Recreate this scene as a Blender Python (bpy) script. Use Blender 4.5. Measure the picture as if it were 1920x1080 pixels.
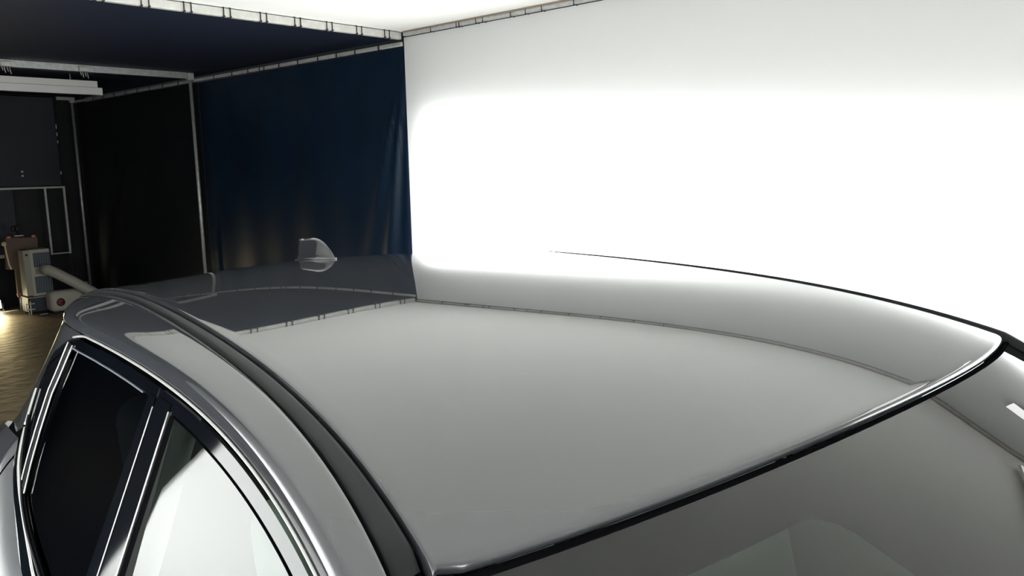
import bpy, bmesh, math, random
from mathutils import Vector, Matrix
random.seed(7)
for o in list(bpy.data.objects): bpy.data.objects.remove(o)
SC = bpy.context.scene
COL = SC.collection

# ------------------------------------------------------------------ camera
S = 1.15                       # metres per working unit of the car
CZ = 1.77 * S                  # camera height
CEIL, XW, XN, YC, YP, YB, YF = 3.285, 5.10, -0.95, 5.942, 10.04, 14.2, -4.6
cam = bpy.data.cameras.new('camera'); cam_o = bpy.data.objects.new('camera', cam); COL.objects.link(cam_o)
yaw, pitch, roll = 0.83266602, 0.15207571, -0.0214288
f_ = Vector((math.sin(yaw)*math.cos(pitch), math.cos(yaw)*math.cos(pitch), -math.sin(pitch)))
r_ = Vector((math.cos(yaw), -math.sin(yaw), 0)); u_ = r_.cross(f_)
r2 = math.cos(roll)*r_ + math.sin(roll)*u_; u2 = -math.sin(roll)*r_ + math.cos(roll)*u_
cam_o.matrix_world = Matrix(((r2.x, u2.x, -f_.x, 0), (r2.y, u2.y, -f_.y, 0), (r2.z, u2.z, -f_.z, CZ), (0, 0, 0, 1)))
cam.sensor_width = 36; cam.lens = 1500/1920*36; cam.clip_start = .02; cam.clip_end = 60
SC.camera = cam_o

# ------------------------------------------------------------------ world, lights, exposure
w = bpy.data.worlds.new('world'); SC.world = w; w.use_nodes = True
w.node_tree.nodes['Background'].inputs[0].default_value = (.6, .7, .8, 1)
w.node_tree.nodes['Background'].inputs[1].default_value = .02
SC.view_settings.view_transform = 'Standard'; SC.view_settings.look = 'None'
SC.view_settings.gamma = 1; SC.view_settings.exposure = 0; SC.view_settings.use_curve_mapping = False
SC.cycles.use_denoising = True; SC.cycles.denoising_prefilter = 'ACCURATE'
SC.cycles.use_guiding = True; SC.cycles.use_surface_guiding = True; SC.cycles.use_volume_guiding = False
SC.cycles.max_bounces = 10; SC.cycles.diffuse_bounces = 6; SC.cycles.sample_clamp_indirect = 6
SC.cycles.caustics_reflective = False; SC.cycles.caustics_refractive = False

def area(name, loc, rot, sx, sy, power, color=(1, 1, 1), spread=180):
    l = bpy.data.lights.new(name, 'AREA'); l.shape = 'RECTANGLE'; l.size = sx; l.size_y = sy
    l.energy = power; l.color = color; l.spread = math.radians(spread)
    o = bpy.data.objects.new(name, l); COL.objects.link(o); o.location = loc; o.rotation_euler = rot
    return o
# softbox banks standing outside, behind the two white cloth walls
R90 = math.pi/2
area('lamp_bank_right', (XW+.17, 1.29, .835), (R90, math.radians(-5.0), R90), 9.1, 2.50, 1300, (.965, 1, .985))
area('lamp_bank_left', (XN-.22, 1.75, 1.07), (R90, 0, -R90), 10.2, 1.30, 820, (.965, 1, .985))

# ------------------------------------------------------------------ materials
def mat(name, color, rough=.5, metal=0., coat=0., spec=.5, coat_rough=.02, bump=None, noise=None, coat_ior=1.5):
    m = bpy.data.materials.new(name); m.use_nodes = True
    nt = m.node_tree; b = nt.nodes['Principled BSDF']
    b.inputs['Base Color'].default_value = (*color, 1); b.inputs['Roughness'].default_value = rough
    b.inputs['Metallic'].default_value = metal; b.inputs['Coat Weight'].default_value = coat
    b.inputs['Coat IOR'].default_value = coat_ior; b.inputs['Coat Roughness'].default_value = coat_rough; b.inputs['Specular IOR Level'].default_value = spec
    if noise:
        sc, amt, det = noise
        tc = nt.nodes.new('ShaderNodeTexCoord'); n = nt.nodes.new('ShaderNodeTexNoise'); n.inputs['Scale'].default_value = sc
        n.inputs['Detail'].default_value = det
        mx = nt.nodes.new('ShaderNodeMixRGB'); mx.blend_type = 'MULTIPLY'; mx.inputs[0].default_value = amt
        mx.inputs[1].default_value = (*color, 1)
        nt.links.new(tc.outputs['Object'], n.inputs['Vector']); nt.links.new(n.outputs['Fac'], mx.inputs[2])
        nt.links.new(mx.outputs[0], b.inputs['Base Color'])
    if bump:
        sc, st = bump
        tc = nt.nodes.new('ShaderNodeTexCoord'); n = nt.nodes.new('ShaderNodeTexNoise'); n.inputs['Scale'].default_value = sc
        bp = nt.nodes.new('ShaderNodeBump'); bp.inputs['Strength'].default_value = st; bp.inputs['Distance'].default_value = .02
        nt.links.new(tc.outputs['Object'], n.inputs['Vector']); nt.links.new(n.outputs['Fac'], bp.inputs['Height'])
        nt.links.new(bp.outputs[0], b.inputs['Normal'])
    return m
def cloth_translucent(name, color, fac):
    m = bpy.data.materials.new(name); m.use_nodes = True; nt = m.node_tree
    nt.nodes.remove(nt.nodes['Principled BSDF']); out = nt.nodes['Material Output']
    d = nt.nodes.new('ShaderNodeBsdfDiffuse'); t = nt.nodes.new('ShaderNodeBsdfTranslucent'); mx = nt.nodes.new('ShaderNodeMixShader')
    d.inputs[0].default_value = (*color, 1); t.inputs[0].default_value = (*color, 1); mx.inputs[0].default_value = fac
    nt.links.new(d.outputs[0], mx.inputs[1]); nt.links.new(t.outputs[0], mx.inputs[2]); nt.links.new(mx.outputs[0], out.inputs[0])
    return m
def glass_mat(name, tint, f0=1.5, frac=1.0):
    m = bpy.data.materials.new(name); m.use_nodes = True; nt = m.node_tree
    nt.nodes.remove(nt.nodes['Principled BSDF']); out = nt.nodes['Material Output']
    t = nt.nodes.new('ShaderNodeBsdfTransparent'); t.inputs[0].default_value = (*tint, 1)
    g = nt.nodes.new('ShaderNodeBsdfGlossy'); g.inputs['Roughness'].default_value = .0; g.inputs[0].default_value = (1, 1, 1, 1)
    fr = nt.nodes.new('ShaderNodeFresnel'); fr.inputs[0].default_value = f0
    mx = nt.nodes.new('ShaderNodeMixShader')
    nt.links.new(fr.outputs[0], mx.inputs[0]); nt.links.new(t.outputs[0], mx.inputs[1]); nt.links.new(g.outputs[0], mx.inputs[2])
    nt.links.new(mx.outputs[0], out.inputs[0]); return m
def emit(name, color, strength):
    m = bpy.data.materials.new(name); m.use_nodes = True; nt = m.node_tree
    nt.nodes.remove(nt.nodes['Principled BSDF']); e = nt.nodes.new('ShaderNodeEmission')
    e.inputs[0].default_value = (*color, 1); e.inputs[1].default_value = strength
    nt.links.new(e.outputs[0], nt.nodes['Material Output'].inputs[0]); return m

M = dict(
    paint=mat('silver_paint', (.050, .053, .060), .5, 0, 1.0, spec=0, coat_rough=.006, coat_ior=2.05),
    black_gloss=mat('gloss_black_trim', (.003, .004, .006), .015, 0, 0, coat_rough=.02),
    black_satin=mat('satin_black_moulding', (.018, .020, .022), .36, spec=.2),
    rubber=mat('black_rubber', (.004, .004, .005), .6, spec=0),
    satin_alu=mat('satin_aluminium', (.72, .72, .71), .33, .7),
    chrome=mat('chrome', (.82, .82, .80), .12, 1.0),
    interior=mat('interior_grey', (.34, .36, .33), .8),
    interior_dark=mat('interior_dark', (.30, .33, .29), .75),
    frit=mat('windscreen_black_band', (.004, .005, .006), .6, spec=.1),
    glass=glass_mat('tinted_glass', (.50, .60, .56), 1.60),
    glass_dark=glass_mat('dark_privacy_glass', (.05, .07, .08), 1.52),
    glass_screen=glass_mat('windscreen_glass', (.80, .86, .79), 1.54),
    white_cloth=cloth_translucent('white_cloth', (.85, .85, .845), .3),
    ceiling=mat('white_ceiling_cloth', (.90, .888, .865), .9, spec=.2),
    navy=mat('navy_black_cloth', (.0055, .0195, .046), .42, spec=.34, noise=(1.5, .5, 4)),
    brownblack=mat('brown_black_cloth', (.017, .0175, .022), .5, spec=.35, noise=(1.5, .5, 4)),
    blackceil=mat('black_ceiling_cloth', (.012, .017, .034), .6, spec=.2),
    steel=mat('galvanised_steel', (.75, .76, .75), .42, .5, noise=(25, .5, 3)),
    steel_white=mat('pale_steel', (.74, .73, .69), .5, .25, noise=(18, .35, 3)),
    tan=mat('tan_edge_band', (.42, .30, .22), .7),
    tie=mat('black_plastic_tie', (.012, .013, .015), .5),
    floor=mat('concrete_floor', (.26, .20, .125), .55, spec=.35, noise=(2.2, .75, 6), bump=(6, .35)),
    greypanel=mat('dark_grey_board', (.062, .066, .080), .55, spec=.3, noise=(.8, .5, 2)),
    offwhite=mat('off_white_plastic', (.52, .50, .43), .5),
    offwhite_dark=mat('beige_plastic', (.40, .38, .31), .55),
    greygrille=mat('grey_grille', (.13, .15, .18), .6),
    crate=mat('dark_crate', (.035, .045, .06), .55),
    brown=mat('brown_board', (.16, .11, .085), .7),
    orange=mat('orange_rubber', (.75, .25, .08), .5),
    pink=mat('pink_rubber', (.62, .22, .17), .5),
    cream=mat('cream_edge', (.85, .66, .42), .5),
    red=mat('red_print', (.45, .05, .06), .5),
    panel_white=mat('white_panel', (.92, .89, .88), .6),
    darkline=mat('dark_joint', (.05, .045, .05), .7),
    blackplastic=mat('black_plastic', (.012, .014, .018), .35),
    tyre=mat('tyre_rubber', (.015, .015, .016), .7),
    rim=mat('alloy_rim', (.5, .5, .52), .25, .9),
    lamp=emit('lamp_face', (1, .90, .58), 34.0),
    ledpanel=emit('led_panel_face', (1, 1, .97), 3.6),
    glint=mat('bright_metal_and_leak', (.9, .88, .8), .3, .4),
)

# ------------------------------------------------------------------ mesh helpers
def link(name, me, m, parent=None, smooth=True):
    o = bpy.data.objects.new(name, me); COL.objects.link(o)
    if m: me.materials.append(m)
    if parent: o.parent = parent
    if smooth:
        for p in me.polygons: p.use_smooth = True
    return o
def tag(o, label=None, cat=None, group=None, kind=None):
    if label: o['label'] = label
    if cat: o['category'] = cat
    if group: o['group'] = group
    if kind: o['kind'] = kind
    return o
def empty(name, loc=(0, 0, 0), rz=0):
    o = bpy.data.objects.new(name, None); COL.objects.link(o); o.location = loc; o.rotation_euler = (0, 0, rz); o.empty_display_size = .1
    return o
class MB:
    def __init__(s): s.v = []; s.f = []
    def grid(s, rows, flip=False, close=False):
        n0 = len(s.v); nr, nc = len(rows), len(rows[0])
        for r in rows: s.v += [tuple(p) for p in r]
        for i in range(nr-1):
            for j in range(nc-1 if not close else nc):
                a, b = n0+i*nc+j, n0+i*nc+(j+1) % nc; c, d = b+nc, a+nc
                s.f.append((a, d, c, b) if flip else (a, b, c, d))
        return s
    def box(s, c, d, rot=None):
        n = len(s.v)
        for x in (-.5, .5):
            for y in (-.5, .5):
                for z in (-.5, .5):
                    p = Vector((x*d[0], y*d[1], z*d[2]))
                    if rot: p = rot @ p
                    s.v.append(tuple(Vector(c)+p))
        for q in ((0, 1, 3, 2), (4, 6, 7, 5), (0, 4, 5, 1), (2, 3, 7, 6), (0, 2, 6, 4), (1, 5, 7, 3)): s.f.append(tuple(n+i for i in q))
        return s
    def tube(s, pts, r, n=10, caps=True):
        pts = [Vector(p) for p in pts]; rad = r if isinstance(r, (list, tuple)) else [r]*len(pts)
        rows = []; prev = None
        for i, p in enumerate(pts):
            t = (pts[min(i+1, len(pts)-1)]-pts[max(i-1, 0)]).normalized()
            if prev is None:
                a = t.orthogonal().normalized()
            else:
                a = (prev - t*prev.dot(t)).normalized()
            prev = a; b = t.cross(a)
            rows.append([p+rad[i]*(math.cos(k*2*math.pi/n)*a+math.sin(k*2*math.pi/n)*b) for k in range(n)])
        n0 = len(s.v); s.grid(rows, close=True)
        if caps:
            s.f.append(tuple(n0+k for k in range(n))[::-1]); e = n0+(len(rows)-1)*n; s.f.append(tuple(e+k for k in range(n)))
        return s
    def lathe(s, prof, c, axis='Z', n=24):
        rows = []
        for r, h in prof:
            row = []
            for k in range(n):
                a = k*2*math.pi/n; x, y = r*math.cos(a), r*math.sin(a)
                p = {'Z': (x, y, h), 'X': (h, x, y), 'Y': (x, h, y)}[axis]
                row.append((c[0]+p[0], c[1]+p[1], c[2]+p[2]))
            rows.append(row)
        return s.grid(rows, close=True)
    def build(s, name, m, parent=None, smooth=False, bevel=0, solid=0, seg=2):
        me = bpy.data.meshes.new(name); me.from_pydata(s.v, [], s.f); me.update()
        bm = bmesh.new(); bm.from_mesh(me); bmesh.ops.recalc_face_normals(bm, faces=bm.faces); bm.to_mesh(me); bm.free()
        o = link(name, me, m, parent, smooth)
        if solid:
            md = o.modifiers.new('thickness', 'SOLIDIFY'); md.thickness = solid; md.offset = -1
        if bevel:
            md = o.modifiers.new('bevel', 'BEVEL'); md.width = bevel; md.segments = seg; md.limit_method = 'ANGLE'
        return o
def lin(a, b, n): return [a+(b-a)*i/(n-1) for i in range(n)]
def pw(x, pts):
    if x <= pts[0][0]: return pts[0][1]
    for (a, ya), (b, yb) in zip(pts, pts[1:]):
        if x <= b: return ya+(yb-ya)*(x-a)/(b-a)
    return pts[-1][1]
def cr(x, pts):   # smooth (Catmull-Rom style) interpolation
    if x <= pts[0][0]: return pts[0][1]
    if x >= pts[-1][0]: return pts[-1][1]
    for i in range(len(pts)-1):
        if x <= pts[i+1][0]:
            x0, y0 = pts[i]; x1, y1 = pts[i+1]
            m0 = (y1-pts[i-1][1])/(x1-pts[i-1][0]) if i > 0 else (y1-y0)/(x1-x0)
            m1 = (pts[i+2][1]-y0)/(pts[i+2][0]-x0) if i+2 < len(pts) else (y1-y0)/(x1-x0)
            h = x1-x0; t = (x-x0)/h
            return (2*t**3-3*t*t+1)*y0+(t**3-2*t*t+t)*h*m0+(-2*t**3+3*t*t)*y1+(t**3-t*t)*h*m1
def poly(c, x):
    y = 0
    for k in c: y = y*x+k
    return y

# ------------------------------------------------------------------ setting: floor, walls, ceiling
def struct(o): o['kind'] = 'structure'; return o
struct(MB().box(((XN+XW)/2, (YC+YB)/2, -.05), (XW-XN+.3, YB-YC+.3, .1)).build('floor', M['floor']))
struct(MB().box(((XN+XW)/2, (YF+YC-.3)/2, -.05), (XW-XN+.3, YC-YF, .1)).build('floor_front', mat('white_bounce_floor', (.68, .68, .67), .6)))  # unseen front floor, made white to bounce more light into the tent
def plane_yz(name, x, y0, y1, z0, z1, m, n=(2, 2)):
    return struct(MB().grid([[(x, y, z) for z in lin(z0, z1, n[1])] for y in lin(y0, y1, n[0])]).build(name, m))
plane_yz('wall_right', XW, YF, YC, 0, 3.24, M['white_cloth'])
struct(MB().grid([[(XN, y, z) for y in (YF, 5.13+.98*z)] for z in lin(0, 3.24, 12)]).build('wall_left', M['white_cloth']))
struct(MB().box(((XN+XW)/2, YF-.02, 1.62), (XW-XN, .04, 3.24)).build('wall_front', mat('white_board', (.72, .72, .70), .9, spec=.2)))
struct(MB().box(((XN+XW)/2, (YF+YC)/2, CEIL+.01), (XW-XN+.2, YC-YF, .02)).build('ceiling', M['ceiling']))
struct(MB().box(((XN+XW)/2, (YC+YB)/2+.03, CEIL+.01), (XW-XN+.4, YB-YC-.06, .02)).build('ceiling_rear', M['blackceil']))
struct(MB().grid([[(XN-.01, y, z) for y in (5.11+.98*z, YB)] for z in lin(0, CEIL, 12)]).build('wall_left_rear', M['navy']))
struct(MB().box(((XN+XW)/2, YB+.05, CEIL/2), (XW-XN+.4, .06, CEIL)).build('wall_back', M['brownblack']))

# black curtains hung along the far side, behind the white cloth wall
def curtain(name, y0, y1, x, z1, m, folds, label):
    ny, nz = 120, 60; rows = []
    for y in lin(y0, y1, ny):
        rows.append([(x+folds(y, z), y, z) for z in lin(.015, z1, nz)])
    o = MB().grid(rows).build(name, m, None, True)
    return tag(o, label, 'curtain', 'black curtains of the tent')
def folds_near(y, z):
    # slack wrinkles fanning down from the top corner beside the white wall
    dy, dz = y-YC, 3.2-z; d = math.hypot(dy, dz)+1e-6; ed = max(0., min(1., (YP-.03-y)/.3)); a = math.atan2(dy, dz)
    f = .075*math.exp(-((a-.17)/.05)**2)*min(1, d*1.2)*math.exp(-d/2.6)
    f += .065*math.exp(-((a-.33)/.06)**2)*min(1, d*1.2)*math.exp(-d/2.0)
    f += .04*math.exp(-((a-.05)/.03)**2)*min(1, d)*math.exp(-d/3.)
    f += .010*math.sin(y*5.1+.6*z)*(1-z/3.4) + .006*math.sin(y*9.3-.4*z)
    return -f*ed
def folds_far(y, z):
    f = .11*math.exp(-((y-13.45+.30*(z-1.2))/.10)**2)*math.exp(-((z-1.3)/.9)**2)
    f += .09*math.exp(-((y-12.95+.55*(z-1.1))/.12)**2)*math.exp(-((z-1.1)/.8)**2)
    f += .008*math.sin(y*4.3+.5*z)
    return -f*max(0., min(1., (y-YP-.03)/.3))
curtain('curtain', YC+.01, YP, XW+.035, 3.165, M['navy'], folds_near, 'navy-black cloth curtain with slanting creases beside the white cloth wall')
curtain('curtain', YP+.004, YB-.06, XW+.035, 3.175, M['brownblack'], folds_far, 'brownish black cloth curtain between the two upright poles at the far end')

# ------------------------------------------------------------------ tent frame
def square_bar(name, a, b, wd, ht, m, label, bevel=.004):
    a, b = Vector(a), Vector(b); d = b-a; mb = MB()
    rot = d.to_track_quat('X', 'Z').to_matrix()
    mb.box((a+b)/2, (d.length, wd, ht), rot)
    o = mb.build(name, m, None, False, bevel); return tag(o, label, 'frame bar', 'bars of the tent frame')
square_bar('frame_bar', (XN, YC, 3.247), (XW-.05, YC, 3.247), .05, .062, M['steel_white'], 'pale square bar with black ties between the white ceiling and the black ceiling')
square_bar('frame_bar', (XW-.025, YF, 3.262), (XW-.025, YC-.04, 3.262), .04, .034, M['steel'], 'grey bar along the top edge of the white cloth wall')
t = MB().tube([(XW-.056, YF, 3.279), (XW-.056, YC-.05, 3.279)], .006, 8).build('edge_cord', M['tan'], None, True)
tag(t, 'tan cord running along the seam of white ceiling and white cloth wall', 'cord')
square_bar('frame_bar', (XW-.005, YC+.03, 3.186), (XW-.005, YB-.03, 3.200), .03, .036, M['steel_white'], 'long pale bar with black ties holding up the black curtains')
square_bar('frame_bar', (XN, YP, 3.247), (XW-.105, YP, 3.247), .05, .075, M['steel'], 'worn steel crossbar with clamps under the black ceiling')
square_bar('frame_bar', (4.79, 14.0, 3.235), (5.015, 14.0, 3.235), .04, .05, M['steel_white'], 'short pale bar at the far end above the dark board')
def pole(x, y, h, r, label):
    root = empty('frame_pole', (x, y, 0)); tag(root, label, 'pole', 'upright poles of the tent frame')
    MB().tube([(0, 0, .0), (0, 0, h)], r, 16).build('tube', M['steel'], root, True)
    MB().box((0, 0, h+.0), (.075, .075, .085)).build('clamp', M['steel_white'], root, False, .008)
    MB().lathe([(.0, 0), (.06, 0), (.06, .008), (.03, .012), (.03, .05)], (0, 0, 0), 'Z', 16).build('foot_plate', M['steel'], root, False)
    return root
pole(XW-.065, YP, 3.24, .022, 'slim steel pole standing at the joint of the two black curtains')
pole(XW-.07, YB-.16, 3.22, .022, 'slim steel pole in the far corner beside the dark board')
# clamps hanging on the crossbar
for x, lab in ((2.95, 'steel clamp hanging on the crossbar at the left picture edge'), (3.745, 'ragged steel clamp hanging halfway along the crossbar')):
    root = empty('pipe_clamp', (x, YP-.03, 3.215)); tag(root, lab, 'clamp', 'clamps on the crossbar')
    MB().box((0, -.005, .02), (.10, .05, .05)).build('jaw', M['steel_white'], root, False, .006)
    mb = MB()
    for k, (dx, L) in enumerate(((-.035, .05), (-.012, .075), (.015, .06), (.04, .085))):
        mb.tube([(dx, 0, 0), (dx+.004, -.004, -L*.6), (dx+.012, .002, -L)], .005, 6)
    mb.build('hanging_bolts', M['steel'], root, True)

# black ties, each a loop of its own
def loop_mesh(w_, h_, d_):
    mb = MB(); t_ = .005
    mb.box((0, -w_/2, 0), (d_, t_, h_+t_)); mb.box((0, w_/2, 0), (d_, t_, h_+t_)); mb.box((0, 0, h_/2), (d_, w_+t_, t_)); mb.box((0, 0, -h_/2), (d_, w_+t_, t_))
    mb.box((0, -w_/2-.004, -h_/2+.004), (d_*1.6, .012, .014))
    return mb
tie0 = loop_mesh(.058, .072, .007).build('cable_tie', M['tie'])
n = 0
def put_tie(src, loc, rz, label, group, first=[True]):
    o = src.copy(); COL.objects.link(o); o.location = loc; o.rotation_euler = (0, 0, rz); o.name = 'cable_tie'
    tag(o, label, 'cable tie', group); return o
k = 0
x = 4.905
while x > -.7:
    for dx in (0, -.055):
        put_tie(tie0, (x+dx, YC, 3.247), 0, 'black cable tie, one of the pairs around the pale bar under the white ceiling', 'cable ties on the bar between white and black ceilings')
    x -= .3145
tie1 = loop_mesh(.040, .046, .007).build('cable_tie', M['tie'])
for y in (5.52, 5.19, 5.155, 4.95, 4.87, 4.55, 4.39, 4.22, 3.9, 3.55, 3.2, 2.9):
    put_tie(tie1, (XW-.025, y, 3.262), R90, 'black cable tie around the grey bar above the white cloth wall', 'cable ties on the bar above the white wall')
tie2 = loop_mesh(.040, .052, .012).build('cable_tie', M['tie'])
for y in (6.29, 6.66, 6.97, 7.3, 7.67, 8.04, 8.35, 8.45, 8.7, 9.07, 9.5):
    put_tie(tie2, (XW-.01, y, 3.188), R90, 'black cable tie around the pale bar over the creased navy curtain', 'cable ties on the bar over the near black curtain')
for y in (10.45, 10.9, 11.3, 11.7, 12.1, 12.5, 12.9, 13.3):
    put_tie(tie2, (XW-.01, y, 3.193), R90, 'black cable tie around the pale bar over the brownish far curtain', 'cable ties on the bar over the far black curtain')
for t_ in (tie0, tie1, tie2): bpy.data.objects.remove(t_)

# ------------------------------------------------------------------ far end of the tent
# long white hanging panel with a joint line
root = empty('hanging_panel', (2.75, 11.0, 3.13)); tag(root, 'long white two-board panel hanging below the black ceiling at the far left', 'panel')
rows = []
MB().box((.30, 0, .043), (2.42, .06, .078)).build('upper_board', M['panel_white'], root, False, .003)
MB().box((.325, -.012, -.045), (2.47, .06, .09)).build('lower_board', M['panel_white'], root, False, .003)
MB().box((.30, .0, .002), (2.40, .05, .006)).build('joint', M['darkline'], root)
for dx in (-.4, .4, 1.2): MB().tube([(dx, 0, .08), (dx, 0, CEIL-3.13)], .006, 6).build('hanger', M['steel'], root, True)
# dark grey board on the back wall
root = empty('wall_board', (3.0, YB-.1, 0)); tag(root, 'dark grey smooth board on the back wall above the steel frame', 'board')
MB().box((.45, 0, 2.56), (2.64, .03, 1.38)).build('board', M['greypanel'], root, False, .004)
for z in (2.10, 2.035):
    MB().lathe([(0, -.006), (.012, -.006), (.016, 0), (.016, .012)], (1.22, -.02, z), 'Y', 12).build('screw_cap', M['glint'], root, True)
for z, h in ((2.80, .07), (2.68, .06), (2.56, .04), (2.07, .05)):
    MB().box((1.775, -.018, z), (.012, .008, h)).build('edge_light_leak', M['glint'], root, False, .002)  # bright strips stand in for light leaking through gaps at the board edge
# steel door frame under it
root = empty('steel_frame', (4.3, YB-.22, 0)); tag(root, 'thin pale steel frame with a narrow upright opening under the dark board', 'frame')
MB().box((-.35, 0, 1.845), (1.64, .03, .03)).build('top_rail', M['steel_white'], root, False, .003)
MB().box((.455, 0, 1.31), (.03, .03, 1.06)).build('upright', M['steel_white'], root, False, .003)
MB().box((.18, 0, 1.31), (.03, .03, 1.06)).build('upright', M['steel'], root, False, .003)
MB().box((.32, 0, .795), (.30, .03, .02)).build('lower_rail', M['steel'], root, False, .003)
MB().box((-.72, 0, .82), (.55, .03, .05)).build('lower_rail', M['steel_white'], root, False, .003)
MB().box((.455, 0, .39), (.02, .02, .78)).build('leg', M['blackplastic'], root, False, .003)
MB().box((-1.1, 0, .39), (.03, .03, .78)).build('leg', M['blackplastic'], root, False, .003)
MB().box((-.45, .03, 1.32), (.36, .01, 1.02)).build('infill', M['greypanel'], root)

# air unit on crate
root = empty('air_unit', (3.92, 13.2, .25)); tag(root, 'tall off-white air unit with two grey grilles standing on the dark crate', 'air unit')
mb = MB(); mb.box((.135, .13, .355), (.28, .30, .70)); mb.build('housing', M['offwhite'], root, False, .014, 0, 3)
MB().box((.155, -.026, .545), (.225, .012, .215)).build('grille', M['greygrille'], root, False, .003)
MB().box((.15, -.026, .175), (.225, .012, .25)).build('grille', M['greygrille'], root, False, .003)
for zc, hh in ((.545, .21), (.175, .245)):
    for i in range(7): MB().box((.055+i*.032, -.034, zc), (.005, .006, hh)).build('slat', M['crate'], root)
MB().box((.15, -.028, .375), (.20, .01, .085)).build('control_strip', M['offwhite_dark'], root, False, .003)
MB().box((-.04, .09, .36), (.09, .22, .68)).build('side_cover', M['offwhite_dark'], root, False, .008)
MB().box((-.04, -.022, .63), (.03, .01, .03)).build('handle_hole', M['tie'], root)
root = empty('crate', (3.98, 13.25, 0)); tag(root, 'dark blue-grey storage crate on the floor under the air unit', 'crate')
mb = MB(); mb.box((.02, .06, .135), (.34, .30, .22)); mb.build('body', M['crate'], root, False, .012)
mb = MB(); mb.box((-.13, -.11, .10), (.012, .02, .20)); mb.box((-.19, -.11, .11), (.012, .02, .12)); mb.box((-.13, -.11, .16), (.11, .02, .014)); mb.box((-.13, -.11, .075), (.11, .02, .014))
mb.build('handle_frame', M['steel_white'], root, False, .002)
MB().box((.02, .06, .243), (.35, .31, .015)).build('lid', M['offwhite_dark'], root, False, .004)
for dx in (-.12, .16):
    for dy in (-.05, .17): MB().box((dx, dy, .013), (.04, .04, .026)).build('foot', M['blackplastic'], root)
# rounded white tank with red emblem
root = empty('tank', (4.27, 12.96, 0)); tag(root, 'low rounded off-white tank with a round red emblem on the floor', 'tank')
mb = MB(); mb.box((.02, .06, .175), (.48, .26, .31)); mb.build('body', M['offwhite'], root, False, .07, 0, 5)
mb = MB(); mb.lathe([(0, -.004), (.056, -.004), (.06, 0)], (-.09, -.075, .165), 'Y', 28); mb.build('emblem', M['tie'], root, True)
mb = MB()
arc = [(-.09+.032*math.cos(a), -.081, .165+.032*math.sin(a)) for a in lin(.3, 5.6, 22)]
mb.tube(arc, .009, 8); mb.tube([(-.105, -.081, .145), (-.09, -.081, .170), (-.072, -.081, .188)], .011, 8); mb.build('emblem_ring', M['red'], root, True)
for dx, dy in ((-.15, .0), (-.15, .12), (.18, .0), (.18, .12)): MB().box((dx, dy, .015), (.06, .06, .03)).build('foot', M['blackplastic'], root)
# slanting white duct
root = empty('duct', (4.07, 12.98, .68)); tag(root, 'thick off-white duct slanting down from the air unit behind the car', 'duct')
pts = [(-.02, .10, -.01), (.03, .03, -.03), (.10, -.02, -.075), (.28, -.20, -.22), (.50, -.27, -.39), (.70, -.30, -.56)]
MB().tube(pts, [.075, .078, .078, .076, .076, .076], 20).build('hose', M['offwhite'], root, True)
MB().tube([(.68, -.30, -.545), (.73, -.30, -.585)], .088, 20).build('collar', M['offwhite_dark'], root, True)
# small metal stand beyond the car
root = empty('tripod_stand', (4.57, 13.1, 0)); tag(root, 'small bright metal stand top behind the slanting duct', 'stand')
MB().box((.0, 0, .396), (.16, .06, .014)).build('plate', M['glint'], root, False, .003)
MB().tube([(0, 0, 0), (0, 0, .39)], .022, 12).build('stem', M['offwhite_dark'], root, True)
# brown folded board with coloured corner bumpers
root = empty('brown_case', (3.95, 13.6, 0)); tag(root, 'flat brown case with orange and cream corners leaning behind the air unit', 'case')
MB().box((.0, .02, .88), (.44, .07, .48), Matrix.Rotation(math.radians(3), 3, 'Y')).build('upper_leaf', M['brown'], root, False, .01)
MB().box((-.03, .05, .43), (.16, .06, .44)).build('lower_leaf', M['brown'], root, False, .01)
mb = MB(); mb.tube([(-.225, -.02, 1.06), (-.215, -.02, .9), (-.195, -.02, .72), (-.17, -.02, .655)], .013, 8); mb.build('cream_edging', M['cream'], root, True)
mb = MB(); mb.lathe([(0, -.03), (.03, -.025), (.035, 0), (.03, .03)], (-.235, -.03, 1.04), 'Y', 14); mb.build('corner_wheel', M['cream'], root, True)
for px, pz, mm in ((-.165, 1.13, 'pink'), (.03, .665, 'orange'), (-.11, .27, 'pink'), (.17, 1.125, 'pink')):
    MB().box((px, -.03, pz), (.062 if mm == 'pink' else .09, .05, .045)).build('corner_bumper', M[mm], root, False, .015, 0, 3)
MB().box((-.03, .05, .105), (.12, .08, .21)).build('base', M['blackplastic'], root, False, .01)
# small black gadget on top of it
root = empty('webcam', (3.93, 13.6, 1.135)); tag(root, 'small black device standing on top of the brown case', 'device')
MB().box((0, 0, .01), (.12, .06, .014)).build('foot', M['glint'], root, False, .004)
MB().tube([(0, 0, .012), (-.02, 0, .07)], .012, 8).build('neck', M['blackplastic'], root, True)
MB().box((-.04, 0, .12), (.10, .07, .085)).build('head', M['blackplastic'], root, False, .02, 0, 3)
mb = MB(); mb.lathe([(0, -.008), (.02, -.006), (.024, 0), (.024, .02)], (-.05, -.04, .12), 'Y', 16); mb.build('lens', M['black_gloss'], root, True)
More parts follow.
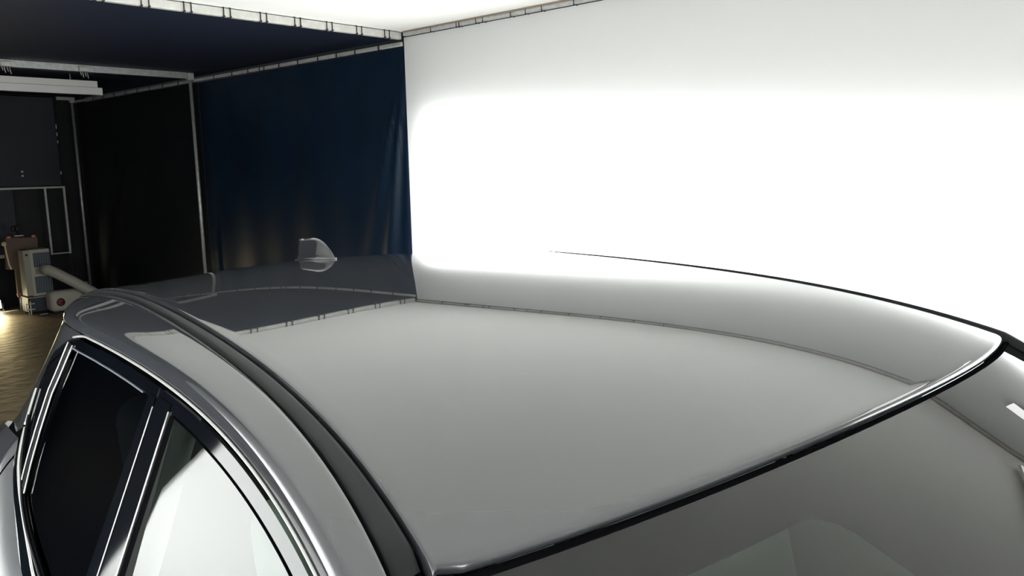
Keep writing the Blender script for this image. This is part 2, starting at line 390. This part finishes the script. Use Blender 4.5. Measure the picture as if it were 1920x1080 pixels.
# floor lamp at the left edge, lighting the floor
root = empty('floor_lamp', (3.50, 13.85, 0)); tag(root, 'small bright work lamp on the floor at the left edge of the back wall', 'lamp')
MB().box((.07, .03, .12), (.20, .06, .15), Matrix.Rotation(math.radians(-12), 3, 'X')).build('housing', M['blackplastic'], root, False, .008)
MB().box((.07, -.010, .113), (.17, .012, .115), Matrix.Rotation(math.radians(-12), 3, 'X')).build('lens', M['lamp'], root, False)
mb = MB(); mb.tube([(-.05, .04, .12), (-.05, .03, .015), (-.05, -.04, .008), (.19, -.04, .008), (.19, .03, .015), (.19, .04, .12)], .008, 8); mb.build('bracket', M['steel'], root, True)
sp = bpy.data.lights.new('floor_lamp_beam', 'SPOT'); sp.energy = 60; sp.color = (1, .80, .42); sp.spot_size = math.radians(78); sp.spot_blend = 1; sp.shadow_soft_size = .06
so = bpy.data.objects.new('floor_lamp_beam', sp); COL.objects.link(so); so.location = (3.57, 13.80, .24)
so.rotation_euler = (Vector((2.6, 9.0, 0.0))-Vector(so.location)).to_track_quat('-Z', 'Y').to_euler()
# scraps on the floor
for i, (x, y, lab) in enumerate(((3.98, 13.03, 'small white paper scrap on the floor in front of the crate'), (3.72, 13.75, 'white strip lying on the floor at the foot of the back wall'))):
    o = MB().box((0, 0, .003), (.10 if i == 0 else .26, .05, .004)).build('paper_scrap', M['panel_white']); o.location = (x, y, 0); tag(o, lab, 'paper')

# LED panels fixed overhead on the far side, seen only as reflections in the windscreen
def led_panel(loc, rot, sx, sy, label):
    root = empty('led_panel', loc); root.rotation_euler = rot; tag(root, label, 'light panel', 'overhead light panels')
    MB().box((0, 0, .012), (sx+.008, sy+.008, .03)).build('tray', M['steel_white'], root, False, .004)
    MB().box((0, 0, -.006), (sx, sy, .006)).build('diffuser', M['ledpanel'], root)
led_panel((4.33, -1.22, 3.205), (0, 0, math.radians(13)), 1.2, 1.8, 'white light panel under the white ceiling near the far wall')
led_panel((XW-.05, -.58, 2.69), (0, R90, 0), .12, 1.42, 'narrow white light strip high on the white wall')

# ------------------------------------------------------------------ the car
PSI = 0.13086405808402096
CX, CY = 0.925199059489699, 0.34402892941550933
car = empty('car', (CX*S, CY*S, 0), -PSI)
tag(car, 'silver five-door car with shark-fin antenna and black roof mouldings', 'car')
H0 = .2894712108503965
A1, A2, A3, A4 = .26821115519958544, -.38847091875544, .3043788018043885, -.10420926456775477
B0, B1, B2, C0, C1 = .11060933257781083, -.11106185494222387, .10977334213366323, .034684907030949653, -.29136616621274264
HB, HB4, W0 = .059638644445113444, .011897202771981754, .56
def zroof(t, v):
    v2 = v*v
    return A1*t+A2*t*t+A3*t**3+A4*t**4-(v2-W0**2)*(B0+B1*t+B2*t*t)-(v2*v2-W0**4)*(C0+C1*t)-H0
WP = (0.08772260197101696, -0.23349117389881574, 0.26746647968251613, -0.21864794699679832, 0.5606986659940606)
VP = (0.10927716806725783, -0.3169979675022825, 0.36678040849252863, -0.27124928161380957, 0.596581015055065)
VD = (0.08113458115521632, -0.2502024698120828, 0.22330116587096424, -0.6298028766792048)
def wroof(t):
    if t < 0: return .5607-.2186*t if t > -.02 else .5651+.09*(-t)
    return poly(WP, t) if t < 1.2 else poly(WP, 1.2)
def wfit(t): return W0-.1782190016764142*t+.08397802299089495*t*t
def vstrip(t):
    if t < 0: return .5966+.10*(-t)
    return max(poly(VP, min(t, 1.2)), wroof(t)+.020)
def vdoor(t):
    if t < .05: return poly(VD, .05)-.12*(.05-t)
    return poly(VD, min(t, 1.35))
def th(v):
    x = min(1, (v/W0)**2); return -(HB*(1-x)+HB4*(1-x*x))
TH25 = lambda a: .25*math.tanh(a/.25)
def zscreen(t, v):
    h = th(v); tau = h-t
    return zroof(h, v)-.312*tau-.108*tau*tau-.503*TH25(tau)*v*v-.006
def zedge(t):
    if t >= 0: return zroof(t, wfit(t))
    tau = -t; return zroof(0, W0)-.312*tau-.108*tau*tau-.158*TH25(tau)
def zdoor(t): return zedge(t)-.05
KS = .36
def vside(t, z):
    h = zdoor(t)-z
    bend = .36*max(0, t-.97)**2*max(0., min(1., 1-h/.32))
    return vdoor(t)-KS*h+bend
def L(v, t, z): return (v*S, t*S, z*S+CZ)     # car-local metres
def part(mb, name, m, parent=car, smooth=True, **k): return mb.build(name, m, parent, smooth, **k)

# roof panel with rolled edges
TE = 1.5
def roof_rows():
    fr = [math.copysign(abs(f)**.9, f) for f in lin(-1, 1, 61)]
    lips = [(.0018, .0006), (.0034, .0022), (.0046, .0052), (.0050, .0100), (.0048, .018)]
    al = [0, .004, .01, .02]+lin(.035, 1, 60)
    rows = []
    def base(f, a):
        t0 = th(f*W0)+.006*max(0, (abs(f)-.96)/.04)**2
        t = t0+a*(TE-t0); v = f*wroof(max(t, 0)); return v, t
    def pt(f, a, side=None, front=None):
        v, t = base(f, a); z = zroof(t, v)
        if side: sgn = 1 if f > 0 else -1; v += sgn*side[0]; z -= side[1]
        if front: t -= front[0]; z -= front[1]
        return L(v, t, z)
    flips = [(.002, .0010), (.0038, .0026), (.0050, .0050), (.0054, .0075), (.0040, .012)]
    def row(a, front=None):
        r = [pt(-1, a, l, front) for l in reversed(lips)]
        r += [pt(f, a, None, front) for f in fr]
        r += [pt(1, a, l, front) for l in lips]; return r
    for fl in reversed(flips): rows.append(row(0, fl))
    for a in al: rows.append(row(a))
    rows.append(row(1, (-.01, .006))); rows.append(row(1, (-.012, .03)))
    return rows
part(MB().grid(roof_rows()), 'roof', M['paint'])
# ditch mouldings, both sides
def both(fn):
    for sg in (-1, 1): fn(sg)
def ditch(sg):
    ts = lin(-.85, TE, 90)
    part(MB().grid([[L(sg*(wroof(t)-.004), t, zedge(t)-.02), L(sg*(vstrip(t)+.004), t, zedge(t)-.026)] for t in ts]), 'roof_channel', M['rubber'])
    ts = lin(.012 if sg < 0 else -.80, TE-.01, 90 if sg < 0 else 130); rows = []
    for i, t in enumerate(ts):
        a, b = wroof(t)+.0085, vstrip(t)-.0035
        e = 0 if i > 0 else .008
        za, zb = zedge(t)-.0045-e, zedge(t)-.0125-e; m = (a+b)/2
        if sg > 0: za, zb = za+.0070-.0024*max(t, 0)+max(-.008, .05*min(t, 0)), zb+.0095-.0024*max(t, 0)+max(-.010, .05*min(t, 0))
        rows.append([L(sg*v, t, z) for v, z in ((a, za-.014), (a, za-.0015), (a+.0012, za), (a*.75+b*.25, za*.75+zb*.25+.0012), (m, (za+zb)/2+.0016), (a*.25+b*.75, za*.25+zb*.75+.0012), (b-.0012, zb), (b, zb-.0015), (b, zb-.014))])
    part(MB().grid(rows), 'roof_moulding', M['black_satin'])
both(ditch)
# side rails running into the windscreen pillars
def rail(sg):
    rows = []
    for t in lin(-.92, TE, 150):
        v0, z0 = vstrip(t), zedge(t)-.0105; v1, z1 = -vside(t, zdoor(t)), zdoor(t)
        v1 = max(v1, v0+.008)
        r = [L(sg*(v0+.0002), t, z0-.016), L(sg*v0, t, z0-.002), L(sg*(v0+.0012), t, z0)]
        c1 = (v0+(v1-v0)*.75, z0-(v1-v0)*.15); c2 = (v1, z0-(z0-z1)*.42)
        for u in lin(.06, 1, 22):
            a, b, c, d = (1-u)**3, 3*u*(1-u)**2, 3*u*u*(1-u), u**3
            r.append(L(sg*(a*(v0+.0012)+b*c1[0]+c*c2[0]+d*v1), t, a*z0+b*c1[1]+c*c2[1]+d*z1))
        r.append(L(sg*(v1-.004), t, z1-.0015)); r.append(L(sg*(v1-.012), t, z1-.004))
        rows.append(r)
    part(MB().grid(rows), 'side_rail', M['paint'])
both(rail)

# windscreen
def wscreen(inset, f0=1.0, t0=0.0):
    rows = []
    for a in lin(0, 1, 40):
        row = []
        for f in lin(-1, 1, 41):
            v0 = f*W0*f0; t = th(v0)-.004-t0-a*.86; v = f*f0*(wroof(t)-.004)
            row.append(L(v, t, zscreen(t, min(max(v, -W0), W0))-inset))
        rows.append(row)
    return rows
ws = part(MB().grid(wscreen(.0055)), 'windscreen', M['glass_screen'])
tag(ws, 'tinted windscreen glass')
# printed black border, sits just under the glass
def frit_rows():
    mb = MB()
    def P(v, t): return L(v, t, zscreen(t, min(max(v, -W0), W0))-.0085)
    def patch(v0, v1, ta, tb, n=24, m=14):
        # ta, tb functions of v
        mb.grid([[P(v, ta(v)+(tb(v)-ta(v))*i/(m-1)) for i in range(m)] for v in lin(v0, v1, n)])
    top = lambda v: th(v)-.002
    rc = .035
    def inner(v):   # lower edge of the top band with rounded corner towards the centre block
        base = th(v)-.064
        d = -.232-v
        if d < rc: base -= rc-math.sqrt(max(0, rc*rc-(rc-max(d, 0))**2))
        if v < -.49: base -= (v+.49)**2*6*-1*-1
        return base
    patch(-.552, -.2325, top, inner, 60, 10)
    patch(-.2325, .552, top, lambda v: th(v)-.62, 60, 40)
    patch(-.60, -.545, lambda v: th(v)-.0, lambda v: th(v)-.84, 6, 40)
    return mb
part(frit_rows(), 'windscreen_border', M['frit'], ws)
# header seal between roof and glass
rows = []
for v in lin(-W0-.01, W0+.01, 80):
    t = th(v)
    z = zroof(t, v)
    rows.append([L(v, t-.0025, z-.014), L(v, t-.0068, z-.0115), L(v, t-.0096, z-.0118), L(v, t-.0112, z-.0165)])
part(MB().grid(rows), 'header_seal', M['rubber'])

# curves on the car side (t, z)
TOP = [(t, zdoor(t)-.0045) for t in lin(-.80, .98, 60)]+[(1.02, -.2715), (1.058, -.279), (1.10, -.2885), (1.135, -.301), (1.18, -.3175), (1.219, -.3365), (1.236, -.358), (1.247, -.385)]
BELT = [(-.80, -.705), (-.4, -.695), (0, -.68), (.4, -.655), (.7, -.625), (.854, -.594), (.916, -.582), (1.003, -.561), (1.073, -.535), (1.15, -.49), (1.21, -.44), (1.247, -.388)]
CHROME = [(-.80, -.722), (-.4, -.712), (0, -.700), (.4, -.675), (.7, -.642), (.894, -.606), (.937, -.592), (1.04, -.557), (1.125, -.526), (1.173, -.502), (1.217, -.458), (1.252, -.396)]
PANEL = [(-.80, -.745), (-.4, -.735), (0, -.722), (.5, -.69), (.95, -.622), (1.1, -.562), (1.202, -.518), (1.25, -.488), (1.3, -.47)]
def ztop(t): return cr(t, TOP)
def zbelt(t): return cr(t, BELT)
def zglass(t): return zdoor(t)-.0285
def SP(sg, t, z, off=0.): return L(sg*(-vside(t, z)+off), t, z)
def spatch(sg, left, right, n=24, m=40, off=0.):
    # left/right: functions u->(t,z), u in 0..1 ; blended across
    rows = []
    for i in range(m):
        u = i/(m-1); a, b = left(u), right(u)
        rows.append([SP(sg, a[0]+(b[0]-a[0])*k/(n-1), a[1]+(b[1]-a[1])*k/(n-1), off) for k in range(n)])
    return MB().grid(rows)
def band(sg, t0, t1, za, zb, n=60, m=8, off=0.):
    rows = []
    for t in lin(t0, t1, n):
        a, b = za(t), zb(t); rows.append([SP(sg, t, a+(b-a)*k/(m-1), off) for k in range(m)])
    return MB().grid(rows)
def bead(sg, pts, r, off=.001, n=8):
    return MB().tube([SP(sg, t, z, off) for t, z in pts], r, n)
BP = lambda z: .607+(-.290-z)*.135           # gap between the doors
BF = lambda z: .550+(-.297-z)*.115           # rear edge of the front glass
def vpatch(sg, ta, tb, zt, zb, off, n=10, m=40):
    rows = []
    for i in range(m):
        u = i/(m-1); row = []
        for k in range(n):
            q_ = k/(n-1)
            z0 = zt; z1 = zb
            t = ta(z0+(z1-z0)*u)*(1-q_)+tb(z0+(z1-z0)*u)*q_
            row.append(SP(sg, t, zt+(zb-zt)*u, off))
        rows.append(row)
    return MB().grid(rows)
RB0 = lambda z: pw(-z, [(.28, 1.034), (.337, 1.060), (.374, 1.080), (.433, 1.084), (.485, 1.080), (.535, 1.068)])
zl = lambda t: CZ
# lower body section
def lowv(t, z):
    zb = cr(t, PANEL) if t < 1.25 else pw(t, [(1.25, -.488), (1.4, -.50), (1.6, -.54), (1.8, -.60)])
    vb = -vside(min(t, 1.25), cr(min(t, 1.25), PANEL))
    vb = vb*(1-.10*max(0, (t-1.3)/.5)**2) if t > 1.3 else vb
    if t < -.8: vb = vb*(1-.10*((-.8-t)/1.)**2)
    d = zb-z
    out = .075*(1-math.exp(-d/.07))+.02*max(0, min(1, d/.4))
    inn = .05*max(0, (d-.55)/.4)
    return vb+out-inn
def lowpatch(sg, t0, t1, off=0., n=40, zbot=-1.45):
    rows = []
    for t in lin(t0, t1, n):
        zt = cr(t, PANEL) if t < 1.25 else pw(t, [(1.25, -.488), (1.4, -.50), (1.6, -.54), (1.8, -.60)])
        rows.append([L(sg*(lowv(t, z)+off), t, z) for z in [zt+(zbot-zt)*(k/27)**1.6 for k in range(28)]])
    return MB().grid(rows)
def doors(sg):
    out = lambda *a, **k: part(*a, **k)
    # black backing of the whole window opening, set in
    # ---- front door
    fd = part(lowpatch(sg, -.62, .640), 'front_door', M['paint'])
    gl = part(spatch(sg, lambda u: (-.62+u*(BF(ztop(.5))+.62-.014), zbelt(-.62+u*1.15)), lambda u: (-.62+u*(.537+.62), zglass(-.62+u*1.157)), 20, 60, -.004), 'window_glass', M['glass'], fd)
    part(band(sg, -.62, .604, lambda t: ztop(t)-.006, lambda t: zglass(t)-.001, 70, 6, .0), 'window_frame', M['black_gloss'], fd)
    part(vpatch(sg, lambda z: BF(z)+.002, lambda z: BP(z)-.0025, -.285, -.672, .001), 'pillar_cover', M['black_gloss'], fd)
    part(vpatch(sg, lambda z: BF(z)-.020, lambda z: BF(z)-.001, -.292, -.672, -.001, 6), 'window_seal', M['rubber'], fd)
    part(bead(sg, [(BF(z)+.0005, z) for z in lin(-.294, -.66, 20)], .0015, .0015), 'seal_bead', M['satin_alu'], fd)
    part(bead(sg, [(t, zglass(t)) for t in lin(-.6, .535, 60)], .0013, .0005, 6), 'glass_channel', M['rubber'], fd)
    # ---- rear door
    rd = part(lowpatch(sg, .646, 1.215), 'rear_door', M['paint'])
    part(spatch(sg, lambda u: (.675+u*(1.062-.675), zbelt(.675+u*(1.062-.675))), lambda u: (.612+u*(1.034-.612), zglass(.612+u*(1.034-.612))+.002), 20, 50, -.004), 'window_glass', M['glass_dark'], rd)
    part(band(sg, .609, 1.045, lambda t: ztop(t)-.006, lambda t: zglass(t)+.001, 60, 6, .0), 'window_frame', M['black_gloss'], rd)
    part(vpatch(sg, lambda z: BP(z)+.0025, lambda z: BP(z)+.030+(-.29-z)*.05, -.288, -.655, .001), 'pillar_cover', M['black_gloss'], rd)
    part(bead(sg, [(BP(z)+.0025, z) for z in lin(-.30, -.66, 20)], .0011, .001), 'seal_bead', M['satin_alu'], rd)
    part(vpatch(sg, lambda z: RB0(z)-.004, lambda z: RB0(z)+.034, -.285, -.535, .000), 'division_bar', M['rubber'], rd)
    for d, r in ((-.003, .0017), (.0335, .0017)):
        part(bead(sg, [(RB0(z)+d, z) for z in lin(-.286, -.533, 24)], r, .002), 'division_bead', M['satin_alu'], rd)
    for d, r in ((.009, .0011), (.019, .0011)):
        part(bead(sg, [(RB0(z)+d, z) for z in lin(-.286, -.533, 24)], r, .0015), 'division_rib', M['black_satin'], rd)
    part(bead(sg, [(t, zglass(t)+.0012) for t in lin(.66, 1.03, 40)], .0016, .0012, 6), 'glass_channel', M['greygrille'], rd)
    # belt trims
    for d_, a, b in ((fd, -.62, .632), (rd, .640, 1.215)):
        part(band(sg, a, b, lambda t: zbelt(t)+.004, lambda t: cr(t, CHROME)+.002, 60, 5, .001), 'belt_seal', M['rubber'], d_)
        part(bead(sg, [(t, zbelt(t)-.004) for t in lin(a, b, 50)], .0022, .003), 'belt_rib', M['black_satin'], d_)
        part(bead(sg, [(t, cr(t, CHROME)) for t in lin(a, b, 50)], .0042, .001), 'belt_trim', M['chrome'], d_)
        part(band(sg, a, b, lambda t: cr(t, CHROME)-.003, lambda t: cr(t, PANEL)-.002, 60, 5, .002), 'belt_panel', M['black_gloss'], d_)
    for d_, a in ((fd, .42), (rd, .98)):
        pts = [L(sg*(lowv(t, -.86)+b), t, -.86) for t, b in ((a, .0), (a+.01, .03), (a+.08, .036), (a+.15, .03), (a+.16, 0))]
        part(MB().tube(pts, .012, 10), 'door_handle', M['paint'], d_)
    # ---- fixed rear part: quarter panel with black corner glass
    n = 60
    bot = TOP[60-1:]                                      # from (.98) along the drop
    def along(pl, u):
        ds = [0]
        for (a, b), (c, d) in zip(pl, pl[1:]): ds.append(ds[-1]+math.hypot(c-a, d-b))
        x = u*ds[-1]
        for i in range(len(pl)-1):
            if x <= ds[i+1]+1e-9:
                k = (x-ds[i])/(ds[i+1]-ds[i]); return (pl[i][0]+(pl[i+1][0]-pl[i][0])*k, pl[i][1]+(pl[i+1][1]-pl[i][1])*k)
        return pl[-1]
    lowtop = [(1.250, -.41), (1.253, -.47), (1.30, -.49), (1.40, -.50), (1.50, -.52)]
    tp = [(t, zdoor(t)-.002) for t in lin(.98, 1.25, 14)]
    up = spatch(sg, lambda u: along(bot, u), lambda u: along(tp, u), 14, 50, -.0005)
    tp2 = [(t, zdoor(t)-.002) for t in lin(1.25, TE, 10)]
    rows = []
    for i in range(24):
        u = i/23; a = along([(1.247, -.385)]+lowtop, u); b = along(tp2, u)
        rows.append([SP(sg, a[0]+(b[0]-a[0])*k/13, a[1]+(b[1]-a[1])*k/13, -.0005) for k in range(14)])
    up.grid(rows)
    qp = part(up, 'quarter_panel', M['paint'])
    part(lowpatch(sg, 1.221, 1.80), 'rear_wing', M['paint'], qp)
    gp = [(t, z-.004) for t, z in bot if t > 1.04]
    gb = [(t, z+.002) for t, z in [(1.075, -.535), (1.11, -.515), (1.15, -.49), (1.21, -.44), (1.244, -.391)]]
    part(spatch(sg, lambda u: along(gp, u), lambda u: along(gb, u), 14, 40, -.002), 'corner_glass', M['black_gloss'], qp)
    part(band(sg, .985, 1.245, lambda t: ztop(t)-.004, lambda t: ztop(t)-.018, 30, 4, -.0008), 'corner_frame', M['black_gloss'], qp)
    part(bead(sg, [(t, cr(t, CHROME)) for t in lin(1.218, 1.250, 12)], .004, .001), 'belt_trim', M['chrome'], qp)
    # bright bead under the rail
    part(bead(sg, [(t, ztop(t)+.0025) for t in lin(-.8, 1.05, 120)], .0022, .0005, 6), 'rail_bead', M['satin_alu'], car)
    part(band(sg, -.8, 1.03, lambda t: ztop(t)+.003, lambda t: ztop(t)-.008, 90, 3, -.006), 'door_seal', M['rubber'], car)
    # front wing
    part(lowpatch(sg, -1.80, -.626), 'front_wing', M['paint'])
both(doors)
# bonnet
rows = []
for t in lin(-.83, -1.78, 24):
    vb = lowv(t, cr(t, PANEL) if t > -.8 else -.745) - .02; z0 = -.655-.16*((-.83-t)/.95)**1.6
    rows.append([L(f*vb, t, z0-.09*abs(f)**2.6) for f in lin(-1, 1, 31)])
part(MB().grid(rows), 'bonnet', M['paint'])
# nose
def endcap(name, pts, m):
    rows = []
    for t, z, hw, bow in pts:
        rows.append([L(f*hw, t+bow*(f*f), z) for f in lin(-1, 1, 25)])
    return part(MB().grid(rows), name, m)
endcap('front_bumper', [(-1.78, -.82, .70, .08), (-1.84, -.90, .72, .12), (-1.88, -1.05, .74, .14), (-1.88, -1.3, .74, .14), (-1.82, -1.45, .73, .12)], M['paint'])
g = endcap('radiator_grille', [(-1.862, -.92, .36, .12), (-1.895, -1.02, .36, .14), (-1.898, -1.12, .34, .14)], M['black_gloss'])
for sg in (-1, 1):
    part(MB().grid([[L(sg*(.42+.26*u), -1.852+.17*(.42+.26*u)**2, -.86-.07*k-.01*u) for k in (0, .5, 1)] for u in lin(0, 1, 8)]), 'headlamp', M['chrome'])
tg = endcap('tailgate', [(TE+.0, -.275, .47, -.05), (TE+.05, -.285, .48, -.05), (1.60, -.36, .52, -.06), (1.70, -.52, .58, -.07), (1.78, -.64, .66, -.10), (1.82, -.80, .70, -.12), (1.82, -1.05, .70, -.12)], M['paint'])
part(MB().grid([[L(f*(.44+.10*a), 1.575+.13*a-.06*(f*f), -.325-.19*a+.006) for f in lin(-1, 1, 15)] for a in lin(0, 1, 6)]), 'rear_window', M['glass_dark'], tg)
for sg in (-1, 1):
    part(MB().grid([[L(sg*(.46+.25*u), 1.832-.13*((.46+.25*u)/.7)**2, -.70-.12*k) for k in (0, .5, 1)] for u in lin(0, 1, 8)]), 'tail_lamp', mat('red_lamp', (.35, .02, .02), .15), tg)
endcap('rear_bumper', [(1.84, -1.05, .72, -.14), (1.87, -1.15, .74, -.14), (1.86, -1.35, .74, -.14), (1.80, -1.45, .72, -.12)], M['paint'])
part(MB().grid([[L(f*.66, t, -1.45) for f in lin(-1, 1, 5)] for t in lin(-1.75, 1.75, 8)]), 'underbody', M['rubber'])
# wheels
for t in (-1.15, 1.22):
    for sg in (-1, 1):
        c = L(sg*.735, t, 0); cz = .345
        ty = MB().lathe([(.225, -.10), (.315, -.115), (.340, -.09), (.345, 0), (.340, .09), (.315, .115), (.225, .10)], (c[0], c[1], cz), 'X', 40)
        wh = part(ty, 'wheel', M['tyre'])
        mb = MB(); so_ = sg*.112
        mb.lathe([(.225, so_*.6), (.215, so_*.95), (.19, so_*.9)], (c[0], c[1], cz), 'X', 40)
        for k in range(5):
            a = k*2*math.pi/5; mb.tube([(c[0]+so_*.85, c[1], cz), (c[0]+so_*.9, c[1]+.21*math.cos(a), cz+.21*math.sin(a))], [.035, .022], 8)
        part(mb, 'rim', M['rim'], wh)
# shark-fin antenna
def fin():
    t0, t1 = 1.195, 1.372; mb = MB(); rows = []
    n = 28
    for i in range(n):
        u = i/(n-1); t = t0+(t1-t0)*u
        zb = zroof(t, 0)-.002
        if u < .62: hgt = .0535*math.sin((u/.62)**.85*math.pi/2)**.9
        else: hgt = .0535+.0012*(u-.62)
        hgt = max(hgt, .0012)
        wd = .0185*min(1, (u*2.2))**.6*(1-.15*u)
        row = []
        for k in range(17):
            s_ = -1+2*k/16
            hh = 1-abs(s_)
            # flat-sided blade flaring into a foot
            wv = math.copysign(wd*(.13+.87*(1-hh**.42)) if hh < 1 else 0, s_) if hh < .999 else 0
            row.append(L(wv, t+.006*hh*(1 if u > .9 else 0), zb+hgt*hh**.85))
        rows.append(row)
    mb.grid(rows); e = len(mb.v)-17; mb.f.append(tuple(range(e, e+17)))
    a = part(mb, 'antenna', M['paint'])
    rows = []
    for i in range(n):
        u = i/(n-1); t = t0-.002+(t1-t0+.003)*u; wd = .022*min(1, (u*2.4+.02))**.6*(1-.12*u); zb = zroof(t, 0)
        rows.append([L(wd*f, t, zroof(t, wd*f)+(.004 if abs(f) < .99 else -.001)*(1 if 0 < i < n-1 else 0)) for f in (-1, -.97, -.5, 0, .5, .97, 1)])
    part(MB().grid(rows), 'antenna_base', M['paint'], a)
fin()
# interior
rows = []
for t in lin(.02, TE-.03, 30): rows.append([L(f*(wroof(t)-.01), t, zroof(t, f*wroof(t)*.98)-.035-.02*abs(f)**4) for f in lin(-1, 1, 15)])
part(MB().grid(rows), 'headliner', M['interior_dark'])
part(MB().grid([[L(f*.60, t, z) for f in lin(-1, 1, 12)] for t, z in ((-.88, -.70), (-.6, -.68), (-.35, -.67), (-.25, -.70), (-.22, -.85))]), 'dashboard', M['interior'])
for sg in (-1, 1):
    for t, nm in ((.40, 'front_seat'), (1.02, 'rear_seat')):
        mb = MB(); mb.box(L(sg*.30, t, -.66), (.50, .14, .60), Matrix.Rotation(math.radians(-14), 3, 'X'))
        st = part(mb, nm, M['interior_dark'], bevel=.05, seg=4)
        part(MB().box(L(sg*.30, t-.20, -.95), (.52, .52, .16)), 'cushion', M['interior_dark'], st, bevel=.05, seg=4)
        part(MB().box(L(sg*.30, t+.07, -.405), (.27, .10, .15), Matrix.Rotation(math.radians(-10), 3, 'X')), 'headrest', M['interior'], st, bevel=.035, seg=4)
    mb = MB().grid([[L(sg*(-vside(t, z)-.035), t, z) for t in (.53, .57, .61, .66, .70)] for z in lin(-.30, -.72, 10)])
    part(mb, 'pillar_trim', M['interior'])
    part(MB().grid([[L(sg*(-vside(t, z)-.06), t, z) for t in lin(-.6, 1.2, 12)] for z in lin(-.72, -1.4, 5)]), 'door_card', M['interior_dark'])
part(MB().grid([[L(f*.62, t, -1.38) for f in lin(-1, 1, 6)] for t in lin(-.8, 1.6, 6)]), 'cabin_floor', M['interior_dark'])
sw = [L(.30+.15*math.cos(a), -.12+.06*math.sin(a), -.66+.15*math.sin(a)) for a in lin(0, 2*math.pi, 25)]
part(MB().tube(sw, .014, 8, False), 'steering_wheel', M['interior_dark'])
